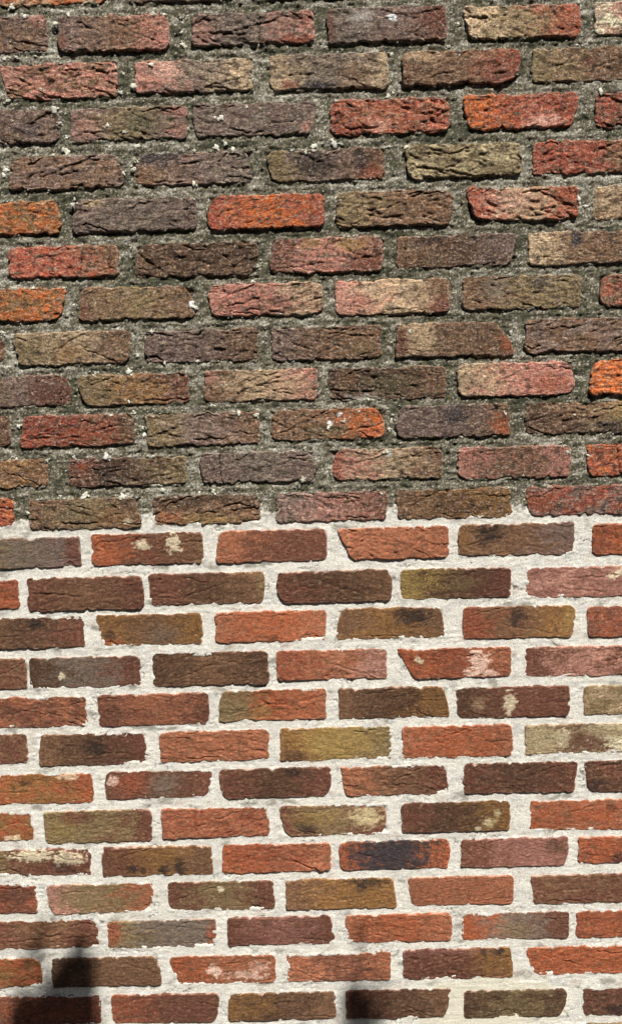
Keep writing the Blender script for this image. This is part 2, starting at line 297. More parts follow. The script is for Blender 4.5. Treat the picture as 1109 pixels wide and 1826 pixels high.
    (18, -740, -533, 1002, 1002, 946, 946, 'mr br', 'N', {'rr': 8}),
    (18, -513, -312, 999, 999, 940, 939, 'br db mr', 'L', {'pr': 1, 'st': [(0.52, 0.55, 0.08, 0.2, 'bk', 0.8), (0.92, 0.5, 0.08, 0.5, 'mr', 0.6)]}),
    (18, -290, -89, 999, 999, 941, 941, 'tc tc', 'N', {'pr': 2, 'lab': 'bright terracotta brick between a dark brown and an olive one'}),
    (18, -67, 136, 1000, 999, 937, 937, 'oc ye ol', 'L', {'pr': 1, 'st': [(0.5, 0.55, 0.3, 0.3, 'ye', 0.7), (0.14, 0.15, 0.1, 0.16, 'db', 0.8)], 'lab': 'olive yellow brick with dark lower left corner'}),
    (18, 157, 360, 997, 997, 937, 936, 'tc or tc', 'L', {'pr': 2, 'st': [(0.25, 0.25, 0.2, 0.25, 'or', 0.4)]}),
    (18, 383, 600, 994, 994, 938, 937, 'tn br cr', 'L', {'pr': 1, 'st': [(0.32, 0.55, 0.06, 0.35, 'cr', 0.85), (0.15, 0.5, 0.16, 0.45, 'ct', 0.8), (0.7, 0.75, 0.2, 0.2, 'ct', 0.7), (0.5, 0.4, 0.12, 0.25, 'mr', 0.6)], 'lab': 'buff brick with flaking cream crust at the right edge'}),
    (19, -632, -418, 924, 924, 868, 867, 'or oc or', 'L', {'rr': 8, 'pr': 1, 'st': [(0.42, 0.7, 0.04, 0.08, 'bk', 0.8), (0.8, 0.9, 0.08, 0.14, 'cr', 0.6)], 'lab': 'large orange ochre brick at the left edge'}),
    (19, -395, -197, 925, 924, 872, 872, 'mr db mr', 'L', {'pr': 1, 'st': [(0.08, 0.68, 0.05, 0.18, 'cl', 0.8), (0.28, 0.6, 0.16, 0.4, 'rd', 0.8), (0.55, 0.5, 0.14, 0.4, 'sg', 0.6)]}),
    (19, -181, 24, 924, 924, 867, 867, 'mr db mr', 'L', {'rr': 10, 'pr': 2, 'st': [(0.66, 0.85, 0.06, 0.16, 'bk', 0.8)]}),
    (19, 44, 242, 922, 922, 866, 865, 'tc br mr', 'L', {'pr': 1}),
    (19, 269, 480, 923, 922, 865, 864, 'mr db mr', 'L', {'rb': -6, 'pr': 2}),
    (19, 492, 709, 922, 921, 862, 861, 'mr db', 'N', {'lb': 8, 'pr': 2, 'st': [(0.06, 0.2, 0.08, 0.2, 'bk', 0.8)]}),
    (20, -731, -532, 851, 850, 797, 796, 'or oc', 'N', {'pr': 1, 'st': [(0.8, 0.1, 0.08, 0.1, 'cr', 0.7)]}),
    (20, -512, -312, 851, 851, 788, 788, 'ol ol mr', 'L', {'rr': 10, 'pr': 2, 'st': [(0.3, 0.8, 0.15, 0.2, 'mr', 0.8), (0.15, 0.45, 0.14, 0.3, 'ye', 0.4)]}),
    (20, -293, -93, 850, 849, 793, 793, 'tc rd', 'N', {'pr': 2}),
    (20, -73, 131, 849, 849, 790, 789, 'mr ol mr', 'L', {'pr': 1, 'st': [(0.22, 0.3, 0.1, 0.2, 'bk', 0.9), (0.82, 0.6, 0.13, 0.3, 'ct', 0.8), (0.3, 0.6, 0.2, 0.25, 'ye', 0.5)]}),
    (20, 154, 355, 849, 849, 792, 792, 'mr db oc', 'L', {'pr': 2, 'st': [(0.8, 0.3, 0.05, 0.14, 'ct', 0.9), (0.88, 0.6, 0.03, 0.1, 'ct', 0.9), (0.7, 0.1, 0.03, 0.1, 'cr', 0.7)]}),
    (20, 388, 606, 846, 846, 788, 787, 'tc or', 'N', {'lt': 6, 'pr': 1, 'st': [(0.72, 0.72, 0.04, 0.12, 'bk', 0.5)]}),
    (21, -637, -430, 777, 777, 726, 725, 'ol mr mr', 'L', {'pr': 1, 'st': [(0.5, 0.78, 0.22, 0.2, 'cr', 0.9), (0.8, 0.65, 0.14, 0.25, 'cr', 0.8), (0.75, 0.3, 0.1, 0.2, 'bk', 0.6)], 'lab': 'brown brick smeared with cream mortar at the left edge'}),
    (21, -408, -202, 777, 776, 720, 719, 'mr oc br', 'L', {'pr': 2, 'st': [(0.28, 0.25, 0.05, 0.12, 'bk', 0.9), (0.55, 0.2, 0.05, 0.14, 'bk', 0.9), (0.7, 0.25, 0.04, 0.3, 'bk', 0.9), (0.36, 0.2, 0.03, 0.1, 'bk', 0.8)]}),
    (21, -183, 20, 776, 775, 720, 720, 'or rd tc', 'L', {'pr': 2}),
    (21, 37, 243, 776, 776, 721, 720, 'or db or', 'L', {'pr': 2, 'st': [(0.46, 0.5, 0.34, 0.85, 'bl', 0.92)], 'lab': 'orange ended brick with blue black scorched middle'}),
    (21, 264, 466, 775, 774, 720, 719, 'mr pm pm', 'L', {'pr': 2, 'st': [(0.88, 0.7, 0.08, 0.25, 'db', 0.7)]}),
    (21, 484, 703, 773, 772, 722, 721, 'or rd', 'N', {'pr': 2, 'st': [(0.35, 0.2, 0.06, 0.2, 'bk', 0.8)]}),
    (22, -738, -535, 709, 708, 652, 652, 'rd mr', 'N', {'pr': 1}),
    (22, -514, -315, 705, 704, 647, 647, 'pk ol tc', 'L', {'pr': 1, 'st': [(0.3, 0.55, 0.18, 0.35, 'ol', 0.7)]}),
    (22, -288, -88, 704, 703, 647, 646, 'mr ol mr', 'L', {'pr': 1, 'st': [(0.5, 0.72, 0.03, 0.1, 'cr', 0.9)]}),
    (22, -66, 142, 703, 703, 644, 643, 'br oc oc', 'L', {'pr': 2, 'st': [(0.76, 0.85, 0.14, 0.16, 'bk', 0.85), (0.7, 0.7, 0.05, 0.2, 'bk', 0.6)]}),
    (22, 164, 362, 702, 701, 645, 645, 'tc tc', 'N', {'lb': 8, 'pr': 2}),
    (22, 396, 617, 699, 699, 642, 641, 'mr br', 'N', {'lb': 5, 'pr': 2}),
    (23, -630, -423, 634, 634, 579, 578, 'mr br mr', 'L', {'pr': 1}),
    (23, -406, -200, 629, 629, 573, 573, 'ol sg sg', 'L', {'pr': 1, 'st': [(0.05, 0.6, 0.07, 0.5, 'rd', 0.9), (0.96, 0.4, 0.05, 0.4, 'rd', 0.9)], 'lab': 'grey brown brick with red tips at both ends'}),
    (23, -179, 22, 630, 629, 574, 573, 'mr pm mr', 'L', {'rr': 10, 'pr': 2}),
    (23, 44, 245, 629, 629, 573, 573, 'tc or tc', 'L', {'lb': 5, 'pr': 2}),
    (23, 265, 467, 626, 626, 573, 572, 'or sg mr', 'L', {'rr': 9, 'pr': 1, 'st': [(0.06, 0.5, 0.09, 0.5, 'or', 0.8), (0.5, 0.3, 0.15, 0.3, 'ol', 0.5)]}),
    (23, 481, 703, 625, 624, 572, 571, 'rd or', 'N', {'pr': 1}),
    (24, -734, -533, 558, 558, 502, 501, 'oc or', 'N', {'rr': 10, 'pr': 2}),
    (24, -516, -309, 557, 556, 498, 497, 'db br br', 'L', {'pr': 2}),
    (24, -293, -90, 554, 553, 496, 496, 'or tc tc', 'L', {'lb': 14, 'rr': 12, 'pr': 1, 'st': [(0.4, 0.45, 0.06, 0.2, 'cl', 0.8), (0.7, 0.3, 0.18, 0.14, 'cl', 0.6), (0.85, 0.6, 0.08, 0.2, 'cl', 0.4)], 'lab': 'orange brick with rounded ends and pale smears near the bottom'}),
    (24, -68, 129, 552, 552, 497, 496, 'tc mr tc', 'L', {'pr': 1}),
    (24, 153, 361, 556, 556, 495, 494, 'mr mr oc', 'L', {'pr': 2, 'st': [(0.4, 0.9, 0.4, 0.1, 'pm', 0.6), (0.88, 0.9, 0.06, 0.1, 'bk', 0.95), (0.75, 0.85, 0.03, 0.1, 'bk', 0.8)], 'lab': 'deep red brick turning ochre on the right with a black spot on top'}),
    (24, 385, 611, 554, 553, 497, 496, 'or or', 'N', {'lb': 18, 'pr': 1, 'lab': 'bright orange brick above the smeared mortar at lower right'}),
    (25, -632, -426, 480, 480, 421, 420, 'mr rd', 'N', {'pr': 1, 'rr': 8, 'lb': 6}),
    (25, -406, -202, 478, 477, 420, 419, 'rd mr mr', 'L', {'rr': 8, 'pr': 2}),
    (25, -184, 23, 475, 474, 419, 418, 'oc db br', 'L', {'pr': 2}),
    (25, 43, 244, 475, 474, 417, 416, 'mr db br', 'L', {'rb': -14, 'pr': 2}),
    (25, 268, 464, 468, 467, 412, 411, 'db ol db', 'L', {'pr': 2}),
    (25, 494, 718, 466, 465, 410, 409, 'mr db', 'N', {'lb': 4, 'pr': 1, 'st': [(0.28, 0.2, 0.08, 0.2, 'bk', 0.8)]}),
]
LICHEN = [  # x, z, radius (mm)
    (-474,2256,5), (-453,2241,5), (-403,2228,7), (-406,2221,5), (-380,2241,5), (-239,2239,5), (-222,2238,4), (-194,2192,5), (-195,2233,3), (-192,2226,4), (-194,2211,4), (-247,2160,6), (-279,2127,7), (-300,2118,5), (-295,2148,4), (-490,2109,6), (-413,2091,9), (-397,2024,8), (-420,2020,4), (-502,1998,8), (-506,1990,6), (-278,2031,7), (-285,1993,7), (-278,2006,4), (-302,1987,5), (-181,2021,5), (-184,1968,6), (-143,2026,7), (-128,2031,6), (-116,2022,6), (-134,2073,8), (-395,2048,4), (-406,2071,5), (-325,2066,5), (-298,2054,4), (21,2023,8), (56,2026,9), (68,2026,4), (149,2020,5), (176,2017,6), (147,2100,7), (154,2168,5), (156,2107,4), (266,2213,4), (248,2178,4), (267,2161,3), (465,2175,4), (505,2100,6), (469,1925,6), (483,1914,5), (-391,1938,7), (-389,1948,4), (-91,1803,4), (-79,1828,4), (-75,1839,3), (-192,1762,6), (-468,1801,4), (-415,1800,4), (-527,1728,6), (-267,1722,5), (-295,1682,5), (-248,1668,5), (-191,1670,5), (-310,1655,7), (-370,1654,5), (-169,1593,5), (-305,1583,5), (-313,1603,4), (-122,1578,7), (-92,1574,7), (-509,1565,7), (-292,1557,5), (-290,1545,5), (-345,1580,4), (62,1559,6), (34,1548,5), (145,1558,5), (141,1544,4), (148,1568,4), (179,1711,4), (355,1706,4), (-359,1507,8), (-416,1508,4), (-464,1504,4), (-517,1508,4), (-525,1512,3), (-8,1514,4), (-13,1457,6), (-173,1441,6), (-197,1440,4), (-502,1412,4), (-444,1439,5), (-400,1440,9), (-333,1436,8), (-262,1446,5), (137,1503,5), (455,1495,5), (447,1505,4), (89,1576,3), (345,1565,5), (492,1488,4), (467,1560,3), (126,1430,3), (351,1434,3), (170,1784,3), (-44,1747,3), (-17,2018,4), (7,2012,5), (-440,2180,3), (-472,2178,4), (-483,2178,4), (-492,2176,4), (-432,2126,3), (-190,2188,4), (44,2182,3), (72,2177,3), (101,2202,3), (-90,2089,4)]
NEWTOP = [(-555, 1398), (-285, 1401), (-74, 1403), (146, 1404), (366, 1404), (555, 1406)]

NT = np.array(NEWTOP, float)


def newtop(x):                                        # height (mm) where the fresh pointing stops
    return np.interp(x, NT[:, 0], NT[:, 1]) + 11 * pn(x / 26.0, x * 0 + 0.5, 5) + 7 * pn(x / 8.0, x * 0 + 0.5, 6) + 4 * pn(x / 3.0, x * 0 + 0.5, 8)


# ------------------------------------------------------------------ one brick (all in mm)
RAS = 2.0
RX0, RX1, RZ0, RZ1 = -700, 700, 330, 2340
RASTER = np.full((int((RZ1 - RZ0) / RAS) + 1, int((RX1 - RX0) / RAS) + 1), -20.0)


def brick_geo(seed, b, du=1.6, dv=1.25, raster=True):
    course, xl, xr, ztl, ztr, zbl, zbr, cols, mode, o = b
    rng = np.random.RandomState(1000 + seed)
    old = course <= 12
    W = xr - xl; H = ((ztl + ztr) - (zbl + zbr)) / 2
    nu = int(W / du) + 2; nv = int(H / dv) + 2
    g = np.linspace(0, 1, nu); u = g - 0.45 * np.sin(2 * np.pi * g) / (2 * np.pi)
    g = np.linspace(0, 1, nv); v = g - 0.45 * np.sin(2 * np.pi * g) / (2 * np.pi)
    U, V = np.meshgrid(u, v)
    sx, sy = rng.uniform(0, 400, 2)
    grow = 0.3 if old else 1.0
    A = 2.2 if old else 1.4
    rgh = rng.uniform(0.35, 1.5)
    chip = [rng.uniform(5, 16) * (rng.rand() < (0.22 if old else 0.16)) for _ in range(4)]
    if any(q in o for q in ('lt', 'lb', 'rt', 'rb')): chip = [0, 0, 0, 0]
    def edge(t, k):
        e = A * (1.9 * pn(t / 30 + sx, k * 7.3 + sy) + rgh * (1.15 * pn(t / 11 + sy, k * 5.1 + sx) + 0.55 * pn(t / 4.2 + sx, k * 3.7 + sy)))
        bite = sm(0.22, 0.6, pn(t / 13 + sy, k * 9.7 + sx)) * (4.2 if old else 4.0)
        return e - bite
    rr = min(o.get('rr', rng.uniform(6, 13) if old else rng.uniform(4, 11)), H * 0.45)
    d = np.minimum(V, 1 - V) * H
    rrv = rr * (1 + 0.5 * pn(sx + np.where(V > .5, 3.3, 8.1), sy))
    inset = np.where(d < rrv, rrv - np.sqrt(np.maximum(rrv ** 2 - (rrv - np.minimum(d, rrv)) ** 2, 0)), 0)
    left = xl - grow + o.get('lt', 0) * V + o.get('lb', 0) * (1 - V) + inset - edge(V * H, 1)
    right = xr + grow + o.get('rt', 0) * V ** 1.5 + o.get('rb', 0) * (1 - V) ** 1.5 - inset + edge(V * H, 2)
    cq = 2.0 + 3 * rng.rand()
    left = left + chip[0] * V ** cq + chip[1] * (1 - V) ** cq; right = right - chip[2] * V ** cq - chip[3] * (1 - V) ** cq
    X = left + (right - left) * U
    top = ztl + (ztr - ztl) * U + grow + edge(U * W, 3)
    bot = zbl + (zbr - zbl) * U - grow - edge(U * W, 4)
    Z = bot + (top - bot) * V
    x = X + sx * 50; z = Z + sy * 50
    # ---- relief
    dist = np.minimum(np.minimum(U, 1 - U) * W, np.minimum(V, 1 - V) * H)
    R = (3.2 if old else 2.7) * (1 + 0.7 * pn(x / 26, z / 14, 2))
    q = np.clip(dist / R, 0, 1)
    h = -R * (1 - np.sqrt(np.maximum(1 - (1 - q) ** 2, 0)))
    h += o.get('pr', 2) * (0.62 if old else 1.0) + (0.3 if old else 0.25)
    h += rng.uniform(-1, 1) * 1.2 * (U - .5) * 2 + rng.uniform(-1, 1) * 0.9 * (V - .5) * 2
    k = (1.15 if old else 0.62) * o.get('fold', rng.choice([0.45, 0.75, 1.0, 1.35], p=[.2, .3, .3, .2] if old else [.36, .32, .2, .12])); fs = rng.uniform(0.7, 1.7)
    wx = 7 * pn(x / 28, z / 22, 11); wz = 5 * pn(x / 24, z / 18, 12)
    h += k * (1.5 * pn(x / 48, z / 30, 1) + 1.1 * pn(x / 19, z / 13, 3))
    for j, (al, ac, amp) in enumerate(((46, 11, .8), (26, 7, .5), (14, 4.2, .3))):
        an = rng.uniform(-0.5, 0.35)
        xa = ((x + wx) * math.cos(an) + (z + wz) * math.sin(an)) / (al * fs)
        za = (-(x + wx) * math.sin(an) + (z + wz) * math.cos(an)) / (ac * fs)
        n = pn(xa, za, 20 + j)
        mask = sm(-0.15, 0.3, pn(x / 34, z / 22, 30 + j))
        wd = 1.35 / (ac * fs)
        h += k * amp * (0.8 * np.tanh(n / (1.3 * wd)) * (0.3 + 0.7 * mask) - 1.9 * np.exp(-(n / wd) ** 2) * mask)
    h += (0.45 + 0.5 * k) * (0.7 * pn(x / 5.3, z / 4.1, 40) + 0.4 * pn((x + .4 * z) / 3.7, (z - .4 * x) / 3.3, 41))
    h -= 1.3 * sm(0.36, 0.6, pn(x / 6.5, z / 5.5, 42))
    for j in range(rng.randint(3, 6) if old else rng.randint(2, 5)):     # torn creases, the upper lip standing over the lower
        xa, ln = rng.uniform(-.1, .8) * W, rng.uniform(.2, .6) * W
        z0 = rng.uniform(.1, .9) * H; sl_ = rng.uniform(-0.45, 0.5)
        xx = U * W - xa
        zc_ = z0 + sl_ * xx + 5 * pn(x / 21, 0 * x, 200 + j + seed) + 2.2 * pn(x / 7, 0 * x, 220 + j + seed)
        dz = (V * H - zc_) / math.sqrt(1 + sl_ ** 2)
        tp = sm(0, .15, xx / ln) * sm(1, .8, xx / ln)
        am = rng.uniform(.5, 1.2) * max(k, .5) * tp
        h += am * (1.0 * np.exp(-np.maximum(dz, 0) / 4.5) * sm(-0.6, 0.8, dz) - 2.6 * np.exp(-((dz + 0.5) / 1.0) ** 2))
    if rng.rand() < (0.5 if old else 0.25):
        fu, fv = rng.choice([rng.uniform(0, .2), rng.uniform(.8, 1), rng.uniform(.3, .7)]), rng.choice([0.0, 1.0, .9, .1])
        rad = np.hypot((U - fu) * W / rng.uniform(12, 30), (V - fv) * H / rng.uniform(8, 18)) + 0.6 * fbm(x / 14, z / 10, 90, 3)
        h -= rng.uniform(1.2, 2.6) * (1 - sm(0.86, 1.0, rad)) * (0.8 + 0.4 * pn(x / 5, z / 5, 91))
    if 'ck' in o:
        cu = o['ck'] * W + 2.5 * pn(z / 9, z * 0, 50) + 1.2 * pn(z / 3.5, z * 0, 51)
        h -= 5.5 * np.exp(-((U * W - cu) / 1.3) ** 2)
    # ---- colour
    cs = [PAL[{'or': 'oo', 'rd': 'ro', 'pk': 'po'}.get(c, c) if old else c] for c in cols.split()]
    c1 = cs[0]; c2 = cs[1]; c3 = cs[2] if len(cs) > 2 else None
    nb = fbm(x / 42, z / 24, 60, 3); nb2 = fbm(x / 17, z / 11, 61, 3); nb3 = pn(x / 4.6, z / 3.2, 74) + 0.8 * pn((x + .5 * z) / 3.6, (z - .5 * x) / 3.1, 75)
    if mode == 'N':
        f = sm(-0.45, 0.5, nb + 0.5 * nb2 + 0.5 * nb3 + rng.uniform(-.1, .1))[..., None]
        col = c1 * (1 - f) + c2 * f
    else:
        t = (U if mode == 'L' else 1 - V) + 0.3 * nb + 0.2 * nb2 + 0.3 * nb3
        if c3 is None:
            f = sm(0.3, 0.75, t)[..., None]; col = c1 * (1 - f) + c2 * f
        else:
            f = sm(0.02, 0.54, t)[..., None]; f3 = sm(0.48, 0.98, t)[..., None]
            col = (c1 * (1 - f) + c2 * f) * (1 - f3) + c3 * f3
    m = col.mean(-1, keepdims=True)
    def over(c, wgt):
        nonlocal col
        wgt = np.clip(wgt, 0, 1)[..., None]; col = col * (1 - wgt) + c * wgt
    if old:
        over(PAL['sg'], 0.34 * sm(0.0, 0.45, fbm(x / 12, z / 8, 62, 3)))
        over(PAL['tn'], 0.45 * sm(0.08, 0.5, fbm(x / 8, z / 5, 63, 4)))
        over(PAL['lg'], 0.38 * sm(0.1, 0.45, nb3 - 0.25 + 0.4 * nb))
        over(PAL['db'] * 0.5, 0.7 * sm(0.12, 0.5, fbm(x / 14, z / 9, 64, 3)))
        over(PAL['mo'] * 0.6, 0.5 * sm(0.26, 0.6, fbm(x / 22, z / 13, 65, 3)))
        over(PAL['lg'], 0.7 * sm(0.5, 0.66, pn(x / 3.1, z / 3.1, 66)))
    else:
        over(PAL['db'] * 0.7, 0.4 * sm(0.15, 0.6, fbm(x / 15, z / 8, 64, 3)))
        over(PAL['tn'], 0.3 * sm(0.1, 0.6, fbm(x / 9, z / 5, 63, 4)))
        over(PAL['br'], 0.45 * sm(0.05, 0.5, fbm(x / 24, z / 9, 69, 4)))
        over(PAL['bk'], 0.6 * sm(0.5, 0.62, pn(x / 5, z / 4, 67)))
        over(PAL['cl'], 0.6 * sm(0.53, 0.66, pn(x / 4.3, z / 3.7, 68)))
    for (su, sv, ru, rv, cc, st) in o.get('st', ()):
        rad = np.sqrt(((U - su) / ru) ** 2 + ((V - sv) / rv) ** 2) + 0.9 * fbm(x / 11, z / 8, 70, 3) + 0.45 * nb3
        soft = 0.15 if cc in ('cr', 'wh', 'cl') else (0.5 if cc in ('bk', 'bl') else 0.6)
        wgt = st * (0.8 if cc in ('cr', 'bk') else 1) * (1 - sm(1 - soft, 1 + soft, rad))
        over(PAL[cc], wgt)
        if cc in ('cr', 'wh'):
            h += 0.8 * wgt
    col = col * (1 + 0.35 * pn(x / 7, z / 3.8, 80) + 0.3 * pn((x - .45 * z) / 3.6, (z + .45 * x) / 3.2, 81))[..., None] * rng.uniform(0.9, 1.1) * (1 + 0.22 * fbm(X / 330, Z / 210, 92, 2) + 0.1 * pn(X / 60, Z / 45, 93))[..., None]
    # pale mineral dust left along the fresh joints / lichen film on the arrises
    over(PAL['cl'] if not old else PAL['lg'], (0.5 if not old else 0.45) * (1 - sm(0.4, 3.2, dist + 2.2 * pn(x / 5, z / 5, 82))) * sm(-0.1, 0.3, pn(x / 14, z / 11, 83)))
    lum = np.clip(col.mean(-1, keepdims=True), 0.006, 1)
    col = col * (lum / 0.17) ** (0.42 if old else 0.32) * (0.92 if old else 0.93)
    lum = col.mean(-1, keepdims=True); red = np.clip((col[..., :1] / (lum + 1e-4) - 1.45) / 0.6, 0, 1)
    col = col * (1 - 0.16 * red)
    lum = col.mean(-1, keepdims=True); col = lum + (col - lum) * (1.12 if old else 1.1)
    col = np.clip(col, 0.01, 0.8)
    if raster:
        ii = np.clip(((Z - RZ0) / RAS).astype(int), 0, RASTER.shape[0] - 1); jj = np.clip(((X - RX0) / RAS).astype(int), 0, RASTER.shape[1] - 1)
        np.maximum.at(RASTER, (ii, jj), h)
    # ---- verts: front grid, then the arris ring pushed back
    N = nu * nv
    idx = np.arange(N).reshape(nv, nu)
    ring = np.concatenate([idx[0, :], idx[1:, -1], idx[-1, -2::-1], idx[-2:0:-1, 0]])
    Vt = np.stack([X.ravel(), -h.ravel(), Z.ravel()], 1)
    back = Vt[ring].copy(); back[:, 1] = 95.0
    F = np.stack([idx[:-1, :-1], idx[:-1, 1:], idx[1:, 1:], idx[1:, :-1]], -1).reshape(-1, 4)
    nr = len(ring); rb = N + np.arange(nr)
    S = np.stack([ring, rb, np.roll(rb, -1), np.roll(ring, -1)], 1)
    Vt = np.concatenate([Vt, back]); cc = np.concatenate([col.reshape(-1, 3), col.reshape(-1, 3)[ring]])
    return Vt, np.concatenate([F, S]), cc


wall = bpy.data.objects.new('brick_wall', None)
C.objects.link(wall)
wall['label'] = 'old brick wall, dark mossy joints in its upper half and fresh white mortar below'
wall['category'] = 'wall'

for i, b in enumerate(BRICKS):
    V, F, cc = brick_geo(i, b)
    cx, cz = (b[1] + b[2]) / 2, (b[3] + b[4] + b[5] + b[6]) / 4
    V = (V - np.array([cx, 0, cz])) / 1000.0
    me = mesh_from('brick', V, F, cc, M_BRICK_OLD if b[0] <= 12 else M_BRICK_NEW)
    ob = link('brick', me, wall, (cx / 1000, 0, cz / 1000))
    if 'lab' in b[9]: ob['label'] = b[9]['lab']

# ------------------------------------------------------------------ the courses go on past the picture: one mass
rngo = np.random.RandomState(3)
XA, XB, ZT = -1500, 1500, 2720
extra = []
kinds_old = ['pb br', 'br ol', 'db br', 'rd br', 'pk tn', 'mr db', 'tn br', 'pb sg']; kinds_new = ['mr db', 'tc rd', 'br oc', 'mr pk', 'or rd', 'db ol', 'mr tc']
bycourse = {}
for b in BRICKS: bycourse.setdefault(b[0], []).append(b)
def add_extra(course, xl, xr, zt, zb):
    if xr - xl < 30: return
    ks = kinds_old if course <= 12 else kinds_new
    extra.append((course, xl, xr, zt, zt, zb, zb, ks[rngo.randint(len(ks))], 'N', {'pr': rngo.randint(1, 5) if course <= 12 else 1}))
for c_, bs in bycourse.items():
    zt = [np.mean([b[3], b[4]]) for b in bs]; zb = [np.mean([b[5], b[6]]) for b in bs]
    x = min(b[1] for b in bs)
    while x > XA: add_extra(c_, max(x - 222, XA), x - 14, zt[0], zb[0]); x -= 222
    x = max(b[2] for b in bs)
    while x < XB: add_extra(c_, x + 14, min(x + 222, XB), zt[-1], zb[-1]); x += 222
z = min(min(b[5], b[6]) for b in bycourse[25]); k = 26
while z > 40:
    zt = z - 15; zb = zt - 57; x = XA - 110 * (k % 2)
    while x < XB: add_extra(k, max(x, XA), min(x + 208, XB), zt, max(zb, 2)); x += 222
    z = zb; k += 1
z = max(max(b[3], b[4]) for b in bycourse[0]) + 4; k = 0
while z < ZT - 60:
    zb = z + 16; zt = zb + 58; x = XA - 110 * (k % 2) - 40
    while x < XB: add_extra(0, max(x, XA), min(x + 208, XB), zt, zb); x += 222
    z = zt; k += 1
Vs, Fs, Cs, off = [], [], [], 0
for i, b in enumerate(extra):
    V, F, cc = brick_geo(5000 + i, b, 9.0, 6.0, False)
    Vs.append(V / 1000); Fs.append(F + off); Cs.append(cc); off += len(V)
o = link('brickwork', mesh_from('brickwork', np.concatenate(Vs), np.concatenate(Fs), np.concatenate(Cs), M_BRICK_NEW), wall)
o['kind'] = 'stuff'

# ------------------------------------------------------------------ mortar: a fine relief in the joints, coarser outside
ALL = list(BRICKS) + extra


def mortar_field(xs, zs):
    X, Z = np.meshgrid(xs, zs)
    D = np.full(X.shape, 60.0)
    for b in ALL:
        _, xl, xr, ztl, ztr, zbl, zbr, _, _, o = b
        i0, i1 = np.searchsorted(zs, (min(zbl, zbr) - 40, max(ztl, ztr) + 40)); j0, j1 = np.searchsorted(xs, (xl - 40, xr + 40))
        if i0 >= i1 or j0 >= j1: continue
        x = X[i0:i1, j0:j1]; z = Z[i0:i1, j0:j1]
        t = np.clip((x - xl) / (xr - xl), 0, 1)
        zt = ztl + (ztr - ztl) * t; zb = zbl + (zbr - zbl) * t
        v = np.clip((z - zb) / (zt - zb), 0, 1)
        L = xl + o.get('lt', 0) * v + o.get('lb', 0) * (1 - v); Rr = xr + o.get('rt', 0) * v ** 1.5 + o.get('rb', 0) * (1 - v) ** 1.5
        dx = np.maximum(L - x, x - Rr); dz = np.maximum(zb - z, z - zt)
        dd = np.where((dx > 0) & (dz > 0), np.hypot(dx, dz), np.maximum(dx, dz))
        D[i0:i1, j0:j1] = np.minimum(D[i0:i1, j0:j1], dd)
    return X, Z, D


